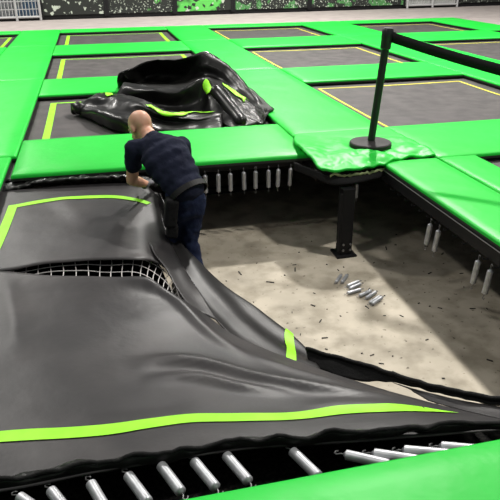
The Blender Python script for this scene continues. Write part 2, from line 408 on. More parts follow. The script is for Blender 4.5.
gate(405, 454, 'white wire mesh gate toward the right end of the back wall', mat('pale_board', (.36, .38, .36), .7, col2=(.5, .5, .48), nscale=3))

# ------------------------------------------------------------------ steel of the open pit
pf = empty('pit_frame', (.7, 3.1, 0), 'black steel frame round the open pit, with rails and posts under the green pads', 'steel frame')
def part(name, f, m, parent, smooth=False):
    bm = bmesh.new(); f(bm); return obj(name, bm, m, parent, smooth)
part('back_rail', lambda b: (beam(b, (-.8, 4.95, .615), (1.62, 4.89, .615), .05, .05)), M['steel'], pf)
part('corner_rail', lambda b: (beam(b, (1.64, 4.92, .617), (1.80, 4.46, .617), .05, .045), beam(b, (1.80, 4.46, .617), (2.2, 4.50, .617), .05, .045)), M['steel'], pf)
def rr_(b):
    beam(b, (2.19, 4.47, .60), (2.19, .1, .60), .06, .085)
part('right_rail', rr_, M['steel'], pf)
part('rail_trim', lambda b: tube(b, [(2.15, 4.4, .648), (2.15, .2, .648)], .004, 6), M['hook'], pf)
part('front_rail', lambda b: beam(b, (-1.3, 1.33, .60), (2.14, 1.33, .60), .06, .08), M['steel'], pf)
part('left_rail', lambda b: beam(b, (-.86, 1.3, .60), (-.86, 4.9, .60), .06, .08), M['steel'], pf)
def leg(b, x, y, s=.1):
    box(b, (x, y, .29), (s, s, .56)); box(b, (x, y, .008), (s * 1.7, s * 1.7, .016))
    box(b, (x - s * .5 - .012, y - s * .5 + .01, .29), (.02, .02, .5))
for x, y in ((1.80, 4.28), (-.86, 4.93), (2.24, 1.0), (-.86, 1.2)):
    l = part('leg', lambda b: leg(b, x, y, .098 if y == 4.28 else .08), M['steel'], pf)
    if y == 4.28:
        for k in range(4): part('bolt', lambda b: tube(b, [(x - .03 + .06 * (k % 2), y - .057, .06 + .05 * (k // 2)), (x - .03 + .06 * (k % 2), y - .067, .06 + .05 * (k // 2))], .009, 8), M['hook'], l)
for k in range(26):
    y = 4.3 - k * .115
    part('spring_hole_hook', lambda b: tube(b, [(2.165, y, .565), (2.15, y, .553), (2.13, y, .553), (2.122, y, .566)], .004, 5), M['steel'], pf)
# frames of the platform further under the deck
def under(y, x0, x1, lab):
    t = empty('support_frame', ((x0 + x1) / 2, y, 0), lab, 'steel frame', 'dark support frames under the platform')
    part('beam', lambda b: beam(b, (x0, y, .53), (x1, y, .53), .06, .08), M['steel'], t)
    part('floor_beam', lambda b: beam(b, (x0, y, .035), (x1, y, .035), .06, .06), M['steel'], t)
    n = 4
    for k in range(n):
        x = x0 + (x1 - x0) * (k + .5) / n
        part('leg', lambda b: box(b, (x, y, .28), (.07, .07, .5)), M['steel'], t)
    for sx in (.25, .6):
        x = x0 + (x1 - x0) * sx
        part('brace', lambda b: beam(b, (x, y, .07), (x + .5, y, .5), .05, .05), M['steel'], t)
under(5.95, -.7, 1.65, 'dark support frame under the platform behind the back springs of the pit')
under(7.9, -.7, 2.6, 'dark support frame deeper under the platform behind the pit')
for y0, y1, xx, lab in ((2.0, 4.4, 2.95, 'dark support frame under the platform right of the pit'),):
    t = empty('support_frame', (xx, 3.1, 0), lab, 'steel frame', 'dark support frames under the platform')
    part('beam', lambda b: beam(b, (xx, y0 - 2, .53), (xx, y1, .53), .06, .08), M['steel'], t)
    part('floor_beam', lambda b: beam(b, (xx, y0 - 2, .035), (xx, y1, .035), .06, .06), M['steel'], t)
    for y in (1.2, 2.8, 4.35): part('leg', lambda b: box(b, (xx, y, .28), (.07, .07, .5)), M['steel'], t)

# ------------------------------------------------------------------ belt post (retractable barrier)
bp = at(370, 149, .705); bp.z = .722
st = empty('belt_barrier_post', bp, 'black belt barrier post leaning on the torn green corner pad', 'barrier post', 'belt barrier posts')
tilt = Vector((.055, -.055, 1)).normalized(); zt = .93
def lathe(bm, prof, c, ax=Vector((0, 0, 1)), n=40):
    x, y = frame_of(ax); rings = []
    for r, h in prof: rings.append([bm.verts.new(c + ax * h + (x * math.cos(2 * math.pi * k / n) + y * math.sin(2 * math.pi * k / n)) * max(r, .0005)) for k in range(n)])
    for a, b in zip(rings, rings[1:]):
        for k in range(n): bm.faces.new((a[k], a[(k + 1) % n], b[(k + 1) % n], b[k]))
    bm.faces.new(rings[0][::-1]); bm.faces.new(rings[-1]); bmesh.ops.recalc_face_normals(bm, faces=bm.faces)
bc = mat('black_post_paint', (.012, .012, .013), .35)
rub = mat('dusty_base_cover', (.012, .011, .011), .65, spec=.3, col2=(.026, .023, .023), nscale=8)
def sharp(o, a=35):
    md = o.modifiers.new('edges', 'EDGE_SPLIT'); md.split_angle = math.radians(a); return o
sharp(part('base', lambda b: lathe(b, [(.17, 0), (.178, .006), (.178, .042), (.17, .05), (.06, .054), (.045, .06)], bp), rub, st, True))
sharp(part('pole', lambda b: lathe(b, [(.034, .03), (.031, .045), (.031, .84)], bp, tilt), bc, st, True))
hd = sharp(part('belt_cassette', lambda b: lathe(b, [(.031, .81), (.042, .82), (.043, .89), (.046, .90), (.046, .955), (.04, .965), (.036, .975)], bp, tilt), bc, st, True))
part('belt_slot', lambda b: box(b, bp + tilt * .91 + Vector((.04, -.02, 0)), (.03, .02, .07)), bc, hd)
top = bp + tilt * .915
end = at(500, 67, 1.48)
dirn = Vector((end.x - top.x, end.y - top.y, 0)); far = top + dirn * 2.3; far.z = 1.32
def belt(b):
    P = [top, at(430, 50, 1.50), end, far]
    n = 40; prev = None; sd = None
    L = dirn.length * 2.3; dn = dirn.normalized()
    for k in range(n + 1):
        t = k / n; s_ = dn * L * t
        z = top.z + (far.z - top.z) * t - .15 * t * (1 - t)
        c = Vector((top.x + s_.x, top.y + s_.y, z)); w = .040
        r = [b.verts.new(c + Vector((0, 0, w))), b.verts.new(c - Vector((0, 0, w)))]
        if prev: b.faces.new((prev[0], r[0], r[1], prev[1]))
        prev = r
solid(part('belt', belt, M['web'], st, True), .003, 0)
st2 = empty('belt_barrier_post', (far.x, far.y, .64), 'second black barrier post, beyond the right edge of the photo, that takes the belt', 'barrier post', 'belt barrier posts')
f2 = Vector((far.x, far.y, .605))
sharp(part('base', lambda b: lathe(b, [(.165, 0), (.172, .006), (.172, .034), (.166, .042), (.06, .046)], f2), rub, st2, True))
sharp(part('pole', lambda b: lathe(b, [(.031, .03), (.031, .88)], f2), bc, st2, True))
sharp(part('belt_cassette', lambda b: lathe(b, [(.031, .85), (.043, .86), (.046, .98), (.036, 1.0)], f2), bc, st2, True))

# ------------------------------------------------------------------ the loose trampoline bed over the pit
def A(*r): return [at(u, v, z) for u, v, z in r]
ROWS = [
 A((-95, 199, .60), (-40, 195, .61), (20, 190, .61), (60, 185, .61), (100, 182.5, .61), (130, 182, .60), (147, 186, .58), (157, 196, .53)),
 A((-105, 238, .60), (-45, 232, .60), (15, 228, .60), (60, 224, .60), (100, 221, .60), (132, 219, .585), (152, 221, .54), (165, 233, .46)),
 A((-112, 272, .59), (-50, 270, .59), (0, 268, .585), (50, 262, .58), (100, 259.5, .575), (138, 259, .55), (160, 264, .49), (178, 275, .39)),
 A((-115, 300, .57), (-50, 300, .57), (5, 300, .56), (60, 300, .54), (110, 300, .52), (155, 300, .48), (182, 303, .43), (200, 309, .36)),
 A((-125, 345, .57), (-55, 344, .56), (10, 343, .55), (70, 341, .52), (125, 338, .49), (175, 336, .45), (215, 336, .39), (242, 339, .32)),
 A((-140, 392, .58), (-60, 390, .57), (20, 387, .55), (90, 382, .53), (160, 376, .50), (225, 371, .46), (285, 369, .40), (340, 376, .33)),
 A((-160, 430, .59), (-65, 428, .58), (20, 424, .57), (110, 418, .56), (200, 409, .53), (290, 399, .50), (370, 394, .46), (431, 402, .40)),
 A((-175, 462, .60), (-70, 460, .60), (20, 456, .59), (115, 448, .59), (220, 435, .58), (320, 425, .57), (410, 418, .56), (490, 416, .53)),
 A((-190, 500, .60), (-75, 497, .60), (0, 490, .60), (120, 467, .60), (240, 449, .60), (345, 441, .60), (440, 434, .60), (540, 425, .60)),
]
def xy(u, v, z=.45): p = at(u, v, z); return Vector((p.x, p.y))
RIDGES = [  # soft creases that run over the sheet: polyline in plan, height, width
 ([(120, 296), (150, 293), (178, 300), (215, 328), (262, 358)], .030, .045),
 ([(130, 378), (160, 367), (205, 366), (265, 382), (345, 396), (430, 405)], .040, .045),
 ([(140, 392), (195, 384), (240, 394), (300, 402)], .026, .036),
 ([(5, 290), (18, 330), (20, 372)], .012, .05),
 ([(60, 215), (95, 245)], .010, .09), ([(150, 200), (162, 235), (178, 262), (196, 296)], .02, .05),
 ([(20, 437), (120, 428), (200, 418)], -.006, .06), ([(300, 420), (360, 415), (420, 420)], .012, .05),
 ([(240, 340), (300, 362), (370, 385)], .012, .04),
]
RIDGES = [([crv([xy(*p) for p in P], (len(P) - 1) * k / 18) for k in range(19)], h, w) for P, h, w in RIDGES]
def segd(p, P):
    best = (9, 0)
    for k, (a, b) in enumerate(zip(P, P[1:])):
        ab = b - a; t = max(0, min(1, (p - a).dot(ab) / ab.dot(ab))); d = (p - a - ab * t).length
        if d < best[0]: best = (d, (k + t) / (len(P) - 1))
    return best
def dsp(p):
    q = Vector((p.x, p.y)); h = 0
    for P, a, w in RIDGES:
        d, s_ = segd(q, P)
        if d < w * 3: h += a * math.exp(-(d / w) ** 2) * max(0, min(1, s_ / .3)) * max(0, min(1, (1 - s_) / .3))
    h += .008 * fnoise(p, 1.6, 2) + .003 * fnoise(p, 5, 4)
    return Vector((0, 0, h))
BED = Surf(ROWS, dsp)
tp = empty('trampoline', (.3, 3.1, .6), 'loose black trampoline bed collapsing into the open pit, bright yellow-green border, torn across', 'trampoline')
# two halves meet left of the photo and part along the tear
SLIT = [0, 0, 0, .0, .0, 0, 0, 0]
def tear_lip(j, lower):
    pts_u = [(0, 271, .585), (50, 263, .585), (100, 260, .58), (138, 260, .56), (160, 266, .50), (170, 278, .44)]
    return None
upper = [r for r in ROWS[:2]] + [A((-112, 272, .59), (-50, 271.5, .59), (0, 271, .585), (50, 263.5, .585), (100, 260, .58), (138, 259.5, .56), (156, 262, .51), (178, 275, .42))]
lower = [A((-112, 272.2, .59), (-50, 271.7, .59), (0, 271.3, .585), (50, 276, .575), (100, 276.5, .565), (145, 279, .53), (167, 292, .45), (194, 304, .37))] + ROWS[3:]
UB, LB = Surf(upper, dsp), Surf(lower, dsp)
RB = Surf([A((146, 236, .53), (154, 254, .535), (166, 270, .475), (177, 290, .42), (190, 308, .38)),
           A((156, 236, .49), (163, 256, .49), (177, 275, .42), (190, 296, .365), (203, 314, .355)),
           A((165, 233, .43), (175, 256, .42), (190, 280, .365), (203, 298, .34), (216, 320, .335))], dsp)
bm = bmesh.new(); UB.mesh(bm, 16, 12); LB.mesh(bm, 12, 14); RB.mesh(bm, 10, 8)
bed = solid(obj('bed', bm, M['bed_pit'], tp, True), .007)
bm = bmesh.new()
def addstripe(S, path, w, **k): S.strip(bm, path, w, **k)
# find surface parameters under a photo position
def par(S, u, v):
    best = None
    o = Vector((0, 0, CH)); d = (FW + CX * ((u - 250) / F) - CY * ((v - 250) / F)).normalized()
    a, b = S.nr / 2, S.nc / 2; st_ = .25
    for i in range(S.nr * 4 + 1):
        for j in range(S.nc * 4 + 1):
            p = S.ev(i / 4, j / 4) - o; e = (p - d * p.dot(d)).length / p.length
            if best is None or e < best[0]: best = (e, i / 4, j / 4)
    _, a, b = best
    for k in range(14):
        st_ *= .6
        for da in (-1, 0, 1):
            for db in (-1, 0, 1):
                aa, bb = min(max(a + da * st_, 0), S.nr), min(max(b + db * st_, 0), S.nc)
                p = S.ev(aa, bb) - o; e = (p - d * p.dot(d)).length / p.length
                if e < best[0]: best = (e, aa, bb)
        _, a, b = best
    return a, b
addstripe(LB, [par(LB, u, v) for u, v in ((-60, 444), (0, 437.5), (60, 434), (110, 430), (150, 424), (190, 419), (240, 418), (290, 417), (340, 411), (390, 408.5), (425, 410))], .07, n=110)
addstripe(LB, [par(LB, u, v) for u, v in ((425, 410), (440, 411.5), (458, 413.5))], .07, n=14, w1=.004)
obj('border_stripe', bm, M['stripe'], tp, True); bm = bmesh.new()
addstripe(UB, [par(UB, u, v) for u, v in ((9, 207.5), (40, 202), (75, 198), (105, 197), (130, 199), (149, 204))], .06, n=60)
addstripe(UB, [par(UB, u, v) for u, v in ((13, 206.5), (6, 225), (-3, 246), (-14, 268))], .062, n=40)
obj('border_stripe', bm, M['stripe'], tp, True)
# dark turned-down margin with the free right edge
HB = [A((148, 190, .545), (156, 208, .50), (162, 234, .445), (184, 274, .36), (203, 306, .325), (240, 342, .295), (285, 364, .28), (322, 374, .27)),
      A((158, 192, .53), (166, 214, .47), (172, 240, .42), (192, 274, .34), (212, 302, .28), (247, 332, .24), (288, 354, .20), (314, 362, .18)),
      A((160, 193, .55), (168, 218, .49), (181, 244, .42), (200, 262, .33), (226, 287, .24), (259, 313, .18), (288, 335, .15), (313, 354, .15)),
      A((160, 193, .50), (166, 216, .44), (178, 243, .36), (200, 270, .24), (224, 292, .16), (258, 318, .10), (287, 338, .09), (312, 357, .09))]
def hd_(p):
    return Vector((0, 0, .010 * fnoise(p, 4, 6) + .012 * math.sin(28 * (p.x * .8 + p.y * .35) + 2 * fnoise(p, 1.5, 3))))
HS = Surf(HB, hd_); bm = bmesh.new(); HS.mesh(bm, 12, 14)
hm = solid(obj('bed_margin', bm, mat('dark_margin', (.010, .0095, .0095), .45, spec=.3, bump=.15, bscale=8, col2=(.018, .017, .017), nscale=6), tp, True), .006); hm['label'] = 'glossy dark turned-down margin'
bm = bmesh.new()
HS.strip(bm, [(t_, (1 - t_ / 3) * par(HS, 293, 351)[1] + t_ / 3 * par(HS, 286, 332)[1]) for t_ in (.25, 1.2, 2.0, 2.4)], .055, lift=.014, n=20)
obj('margin_stripe', bm, M['stripe'], hm, True)
# black webbing edge stretched from the fold to the front right corner
WB_ = [A((306, 350, .24), (330, 356, .25), (365, 366, .27), (400, 378, .32), (440, 389, .40), (480, 398, .48), (560, 408, .58)),
       A((308, 356, .20), (330, 368, .20), (362, 379, .22), (398, 383, .29), (438, 393, .38), (480, 402, .47), (560, 413, .57))]
WB_[1][0:3] = A((308, 361, .20), (330, 373, .20), (362, 380.5, .22))
WS = Surf(WB_, lambda p: Vector((0, 0, .012 * fnoise(p, 12, 1)))); bm = bmesh.new(); WS.mesh(bm, 8, 16)
solid(obj('edge_webbing', bm, M['web'], tp, True), .016)
part('edge_rope', lambda b: tube(b, [WS.ev(.05, k / 6) + Vector((0, 0, .012)) for k in range(36)], .011, 8), M['web'], tp, True)
# dark corner of the bed between webbing and front edge
CB = [A((392, 382, .29), (436, 394, .375), (480, 403, .465), (560, 414, .565)),
      A((412, 390, .32), (452, 402, .41), (495, 412, .50), (565, 420, .58)),
      A((428, 399, .385), (470, 411, .46), (515, 420, .55), (575, 427, .59))]
CS = Surf(CB, dsp); bm = bmesh.new(); CS.mesh(bm, 10, 14)
solid(obj('bed_corner', bm, M['bed_pit'], tp, True), .006)
# wrinkled border at the front, where the springs hook in
def fr(p): return Vector((.006 * fnoise(p, 20, 7), .014 * fnoise(p, 9, 5), .020 * fnoise(p, 11, 3) + .008 * fnoise(p, 30, 9)))
FB = [A((-75, 487, .60), (0, 477, .61), (60, 466, .61), (120, 457, .612), (180, 448, .612), (240, 439, .612), (300, 434, .612), (370, 430, .612), (450, 423, .612), (560, 415, .60)),
      A((-75, 491, .62), (0, 482, .625), (60, 471, .625), (120, 461, .625), (180, 452, .625), (240, 443, .625), (300, 438, .625), (370, 433, .625), (450, 427, .625), (560, 420, .60)),
      A((-75, 500, .59), (0, 491, .59), (60, 479, .59), (120, 469, .59), (180, 460, .59), (240, 450, .59), (300, 445, .59), (370, 440, .59), (450, 433, .59), (560, 427, .59))]
FS = Surf(FB, fr); bm = bmesh.new(); FS.mesh(bm, 8, 18)
fb = solid(obj('front_hem', bm, M['vinyl'], tp, True), .012); fb['label'] = 'wrinkled black hem along the front edge'
part('hem_cord', lambda b: tube(b, [FS.ev(.8, k / 8) + Vector((0, 0, .004 + .006 * math.sin(k))) for k in range(73)], .008, 7), M['web'], tp, True)
# shiny crumpled strip at the back left, on the bed's back margin
def bk(p): return Vector((0, .012 * fnoise(p, 9, 5), .030 * abs(fnoise(p, 9, 3)) + .012 * fnoise(p, 24, 9)))
KB = [A((-30, 200, .60), (14, 191, .60), (45, 186, .61), (90, 182.5, .61), (130, 181.5, .60), (156, 188, .56)),
      A((-30, 194, .62), (18, 186, .63), (50, 181, .655), (90, 178, .66), (125, 177.5, .65), (158, 184, .58)),
      A((-30, 190, .60), (14, 183, .60), (50, 178.5, .62), (90, 175.5, .62), (125, 174, .61), (158, 180, .56))]
KS = Surf(KB, bk); bm = bmesh.new(); KS.mesh(bm, 14, 22)
kb = solid(obj('back_hem', bm, M['scuffed'], tp, True), .006); kb['label'] = 'crumpled dusty black hem along the back edge'

# net hanging under the tear
NC = [A((-60, 274, .555), (0, 270, .555), (50, 258, .55), (100, 253, .54), (145, 254, .51), (172, 268, .41), (184, 296, .36)),
      A((-60, 276, .55), (0, 276, .55), (50, 270, .54), (100, 268, .53), (140, 270, .50), (164, 284, .43), (178, 304, .36)),
      A((-60, 284, .54), (0, 285, .54), (50, 285, .53), (100, 286, .52), (140, 290, .49), (166, 303, .42), (184, 318, .33))]
NS = Surf(NC, lambda p: Vector((.010 * fnoise(p, 6, 2), .010 * fnoise(p, 7, 5), .010 * fnoise(p, 5, 3)))); bm = bmesh.new()
nr, ncn = 5, 24
for i in range(nr + 1): tube(bm, [NS.ev(2 * i / nr, 6 * k / 68) for k in range(69)], .0028, 5)
for j in range(ncn + 1): tube(bm, [NS.ev(2 * k / 14, 6 * j / ncn) for k in range(15)], .0028, 5)
tag(obj('safety_net', bm, M['net'], None, True), 'white knotted net showing through the tear in the loose trampoline bed', 'net')

# ------------------------------------------------------------------ springs
def atY(u, v, Y):
    d = FW + CX * ((u - 250) / F) - CY * ((v - 250) / F); return Vector((0, 0, CH)) + d * (Y / d.y)
def make_spring(label, group):
    t = empty('spring', (0, 0, 0), label, 'spring', group)
    prof = [(.006, -.028), (.010, -.034)]; n = 44
    for k in range(n + 1):
        h = -.036 - .128 * k / n; prof.append((.0165 - (.0016 if k % 2 else 0), h))
    prof += [(.010, -.166), (.006, -.172)]
    bm = bmesh.new(); lathe(bm, prof[::-1], Vector((0, 0, 0)), n=16); obj('coil', bm, M['zinc'], t, True)
    for s, z0 in ((1, -.030), (-1, -.170)):
        bm = bmesh.new()
        tube(bm, [(0, 0, z0), (0, 0, z0 + s * .012), (.007, 0, z0 + s * .022), (.004, 0, z0 + s * .031), (-.004, 0, z0 + s * .030), (-.009, 0, z0 + s * .022)], .0024, 7)
        obj('hook', bm, M['hook'], t, True)
    return t
GB, GR, GF, GL = 'springs hanging under the pad behind the man', 'springs hanging under the pad on the right of the pit', 'springs between the front pad and the loose bed', 'loose springs lying on the pit floor'
proto = make_spring('silver spring hanging under the green pad right behind the man', GB)
first = True
def put_spring(a, b, label, group, scale=1.):
    """spring from hook point a toward b"""
    global first
    o = proto if first else copy_tree(proto)
    first = False
    d = Vector(b) - Vector(a); o.location = a; o.rotation_euler = d.to_track_quat('-Z', 'Y').to_euler(); o.scale = (scale,) * 3
    o['label'] = label; o['group'] = group; return o
bs = [(204.5, 163, .3), (218, 165, -.2), (230, 164, .2), (243.5, 163, .6), (255.5, 162, .0), (268.5, 161, .3), (278.5, 160, -.6), (291, 159, -1.0)]
names = ['nearest the man\'s hip', 'second from the man', 'third from the man', 'fourth from the man', 'fifth from the man', 'sixth from the man', 'seventh from the man', 'last of the row, nearest the torn corner pad']
for (u, v, k), nm in zip(bs, names):
    a = atY(u, v, 4.80); a.z = .628
    put_spring(a, a + Vector((.03 * k, 0, -1 + .1)), 'silver spring hanging under the back pad, ' + nm, GB, 1.12)
a = atY(316, 170, 5.0); a.z = .56
put_spring(a, a + Vector((0, 0, -1)), 'thin silver spring hanging in the dark left of the black steel post', GB, .9)
a = Vector((1.95, 4.44, .565)); put_spring(a, a + Vector((0, 0, -1)), 'spring hanging in the dark just right of the black steel post', GB, .9)
for (u, v), nm in zip(((432.5, 212), (441, 217), (481, 248), (493.5, 257)), ('first of the far pair', 'second of the far pair', 'first of the near pair', 'second of the near pair')):
    d = FW + CX * ((u - 250) / F) - CY * ((v - 250) / F); tt = 2.13 / d.x; p = Vector((0, 0, CH)) + d * tt
    p.z = .562
    put_spring(p, p + Vector((-.09, 0, -1)), 'silver spring under the right side pad, ' + nm, GR, 1.15)
fs = [((18, 496), (45, 515)), ((50, 489), (74, 520)), ((90, 482), (112, 520)), ((127, 474), (150, 505)), ((160, 464), (184, 496)), ((193, 460), (217, 489)), ((225, 454), (250, 483)), ((291, 450), (316, 474)), ((343, 454), (378, 462)), ((371, 453), (404, 458)), ((401, 450), (436, 453)), ((438, 446), (470, 449))]
fn = ['first from the left edge', 'second from the left edge', 'third from the left edge', 'fourth from the left edge', 'fifth from the left edge', 'sixth from the left edge', 'seventh from the left edge', 'right of the wide gap, hooked upright', 'lying flat, first after the upright one', 'lying flat, second after the upright one', 'lying flat, third after the upright one', 'nearest the right edge']
for (p0, p1), nm in zip(fs, fn):
    a = at(*p0, .585); b = at(*p1, .60)
    put_spring(a + (a - b).normalized() * .03, b, 'silver spring along the front edge of the pit, ' + nm, GF, 1.18)
ls = [((336, 282), (341, 275)), ((342, 282), (347, 275)), ((347, 286), (359, 281)), ((348, 289), (362, 283)), ((347, 293), (361, 289)), ((358, 296), (372, 290)), ((366, 298), (376, 291.5)), ((369, 303), (380, 296)), ((372, 304), (382, 297))]
ln = ['upper left end, on the left', 'upper left end, second', 'top of the middle trio', 'middle of the middle trio', 'bottom of the middle trio', 'between middle trio and lower right ones', 'top of the lower right ones', 'middle of the lower right ones', 'lowest and furthest right']
for k, ((p0, p1), nm) in enumerate(zip(ls, ln)):
    a = at(*p0, .02); b = at(*p1, .02); c = (a + b) / 2; d = (b - a).normalized(); a = c - d * .085
    a.z = .0165; put_spring(a, a + d, 'loose spring on the pit floor, ' + nm, GL, .86)

# dark chips and splinters swept about the floor
bm = bmesh.new()
for k in range(100):
    x, y = rnd.uniform(.7, 2.6), rnd.uniform(2.1, 4.6)
    s = rnd.choice((.004, .006, .008, .012)); l = s * rnd.choice((1, 1.5, 3, 5))
    box(bm, (x, y, .003), (l, s * .7, .005), Matrix.Rotation(rnd.uniform(0, 3.14), 3, 'Z'))
tag(obj('floor_debris', bm, M['dust']), 'small dark chips and splinters scattered over the concrete pit floor', 'debris', kind='stuff')

# ------------------------------------------------------------------ heap of crumpled black vinyl
hp = empty('crumpled_trampoline_cover', at(180, 105, .63), 'heap of crumpled glossy black vinyl with yellow-green stripes, lying on the trampoline behind the man', 'trampoline bed')
def hw(p):
    d = Vector((.022 * fnoise(p, 4, 1), .02 * fnoise(p, 4, 7), .022 * fnoise(p, 3.5, 4) + .012 * fnoise(p, 10, 2)))
    q = p + d
    over = max(q.x - 1.64, 5.96 - q.y, q.y - 7.97)
    lo = .645 + .085 * max(0, min(1, over / .04 + 1))
    if q.z < lo: d.z += lo - q.z
    return d
H1 = Surf([
 A((118, 92, .64), (150, 81, .64), (182, 77, .64), (208, 76, .64), (232, 84, .64), (254, 98, .64), (273, 117, .64)),
 A((117, 81, .84), (146, 66, .95), (180, 62, 1.0), (206, 57, 1.05), (232, 70, .92), (251, 90, .78), (272, 116, .66)),
 A((120, 73, .94), (148, 62, 1.02), (182, 59, 1.08), (206, 52.5, 1.14), (229, 66, 1.0), (248, 88, .83), (269, 116, .67)),
 A((128, 79, .84), (150, 74, .83), (182, 72, .88), (205, 64, 1.02), (227, 74, .92), (245, 95, .77), (264, 120, .66)),
 A((130, 84, .74), (152, 84, .74), (182, 83, .77), (204, 76, .88), (224, 84, .82), (241, 103, .72), (258, 123, .65)),
 A((125, 83, .86), (150, 86, .86), (182, 86, .88), (203, 78, .98), (219, 87, .88), (236, 108, .74), (252, 124, .65)),
 A((121, 86, .87), (146, 90, .88), (180, 90, .90), (202, 80, .98), (215, 91, .86), (231, 112, .72), (246, 125, .65)),
 A((114, 96, .78), (142, 100, .76), (178, 104, .74), (202, 99, .78), (212, 106, .74), (228, 119, .68), (241, 127, .645)),
 A((108, 104, .70), (140, 108, .68), (176, 113, .66), (200, 112, .66), (212, 118, .65), (226, 126, .64), (238, 129, .635))], hw)
bm = bmesh.new(); H1.mesh(bm, 8, 10)
solid(obj('folded_sheet', bm, M['vinyl'], hp, True), .012)
H2 = Surf([
 A((88, 99, .66), (100, 93, .74), (120, 94, .82), (142, 99, .82), (166, 110, .74), (190, 113, .70), (222, 112, .70)),
 A((80, 103, .70), (96, 96, .82), (116, 98, .86), (140, 103, .86), (163, 114, .78), (190, 117, .74), (222, 114, .72)),
 A((75, 107, .70), (92, 104, .76), (112, 108, .80), (138, 113, .78), (162, 121, .70), (190, 122, .69), (222, 120, .68)),
 A((76, 112, .66), (90, 111, .74), (110, 117, .77), (136, 122, .75), (162, 127, .69), (190, 127, .67), (222, 125, .66)),
 A((78, 115, .635), (93, 120, .64), (112, 130, .64), (136, 134, .64), (162, 133, .64), (190, 132, .64), (222, 130, .637))], hw)
bm = bmesh.new(); H2.mesh(bm, 12, 12)
solid(obj('lower_fold', bm, M['vinyl'], hp, True), .012)
R3 = [at(213, 88, .90), at(220, 96, .83), at(229, 107, .75), at(237, 117, .69), at(242, 123, .67)]
part('rolled_edge', lambda b: tube(b, [crv(R3, k / 4) for k in range(17)], [.03] + [.075 - .001 * abs(k - 8) for k in range(14)] + [.065, .04], 16), M['vinyl'], hp, True)
H4 = Surf([A((222, 84, .90), (236, 93, .82), (252, 104, .74), (266, 113, .68)),
           A((226, 92, .86), (240, 103, .76), (254, 113, .69), (268, 120, .655)),
           A((232, 102, .78), (243, 114, .70), (254, 121, .66), (264, 124, .645))], hw)
bm = bmesh.new(); H4.mesh(bm, 14, 10)
o = solid(obj('scuffed_flap', bm, M['scuffed'], hp, True), .01); o['label'] = 'dusty scuffed corner flap'
def tip(b):
    tube(b, [at(82, 110, .70), at(78, 108, .70), at(75.5, 108, .69), at(74.5, 112, .66)], [.06, .07, .07, .04], 14)
part('rolled_tip', tip, M['vinyl'], hp, True)
def st_(name, S, path, w, **k):
    bm = bmesh.new(); S.strip(bm, [par(S, u, v) for u, v in path], w, lift=.016, n=40, **k)
    solid(obj(name, bm, M['stripe'], hp, True), .003)
st_('stripe', H2, ((148, 106), (157, 111), (166, 115.5), (180, 115), (196, 111), (214, 106)), .075)
st_('stripe', H1, ((203.5, 81), (207, 87), (210, 93)), .10)
st_('stripe', H4, ((222, 84), (230, 90.5), (238, 96), (248, 97)), .10)
st_('stripe', H2, ((105, 93.5), (112, 94.5)), .08)

# black debris net under the front springs, plus a shade sheet below the tear
def wv(p): return Vector((0, 0, .008 * fnoise(p, 6, 2)))
US = Surf([[Vector((x, y, z)) for x in X_] for y, z, X_ in ((1.385, .54, (-1.0, -.2, .5, 1.2, 2.1)), (1.5, .44, (-1.0, -.2, .5, 1.2, 2.05)), (1.7, .43, (-1, -.2, .5, 1.1, 1.5)), (2.05, .40, (-1, -.2, .4, .8, 1.0)))], wv)
TEAR_SHADE = Surf([[Vector((x, y, z)) for x, z in ((-1.0, .50), (-.4, .46), (0, .38), (.15 + e, .30), (.28 + e, .22))] for y, e in ((1.66, .3), (2.6, .2), (3.4, .06), (4.0, .0), (4.55, -.08))], wv)  # dark sheet added behind the tear, standing in for deep shade
bm = bmesh.new(); US.mesh(bm, 8, 8); TEAR_SHADE.mesh(bm, 6, 8)
un = mat('black_net_and_shade_sheet', (.006, .006, .006), .85, spec=.1, bump=.4, bscale=120, col2=(.022, .02, .018), nscale=60, thr=(.5, .6))
solid(tag(obj('debris_net_and_shade_sheet', bm, un, None, True), 'black net seen between the front springs, plus dark sheet added as shade under tear', 'net'), .004)

# ------------------------------------------------------------------ the man
mp = Vector((.50, 3.98, 0))
man = empty('person', mp, 'bald person in navy t-shirt and dark jeans bending over the loose bed, seen from behind', 'person')
def ball(bm, c, r, rot=None, s=(1, 1, 1)):
    m = Matrix.Translation(c) @ (rot.to_4x4() if rot is not None else Matrix.Identity(4)) @ Matrix.Diagonal((r * s[0], r * s[1], r * s[2], 1))
    bmesh.ops.create_icosphere(bm, subdivisions=3, radius=1, matrix=m)
def limb(bm, pts, rr):
    pts = [Vector(p) for p in pts]
    for k in range(len(pts) - 1):
        a, b = pts[k], pts[k + 1]; n = max(2, int((b - a).length / .02))
        for i in range(n + 1):
            f = i / n; ball_s(bm, a.lerp(b, f), rr[k] + (rr[k + 1] - rr[k]) * f)
def ball_s(bm, c, r): bmesh.ops.create_icosphere(bm, subdivisions=2, radius=r, matrix=Matrix.Translation(c))
def skinobj(name, bm, m, parent, vox=.012, sm=6, wr=0., ws=.1):
    o = obj(name, bm, m, parent, True)
    r = o.modifiers.new('remesh', 'REMESH'); r.mode = 'VOXEL'; r.voxel_size = vox; r.use_smooth_shade = True
    d = o.modifiers.new('smooth', 'SMOOTH'); d.iterations = sm; d.factor = .6
    if wr:
        t = bpy.data.textures.new(name, 'CLOUDS'); t.noise_scale = ws; t.noise_depth = 2
        w_ = o.modifiers.new('wrinkles', 'DISPLACE'); w_.texture = t; w_.strength = wr; w_.mid_level = .5
    return o
def basis(x, z):
    z = z.normalized(); x = (x - z * x.dot(z)).normalized(); return Matrix((x, z.cross(x), z)).transposed()
PEL = at(190, 200, .76); BEL = at(185, 187, .82); SH = at(158, 145, 1.05); CH_ = BEL.lerp(SH, .6)
SL, SR = at(134, 149, 1.02), at(181, 146, 1.02)
HD = at(140, 126, 1.13)
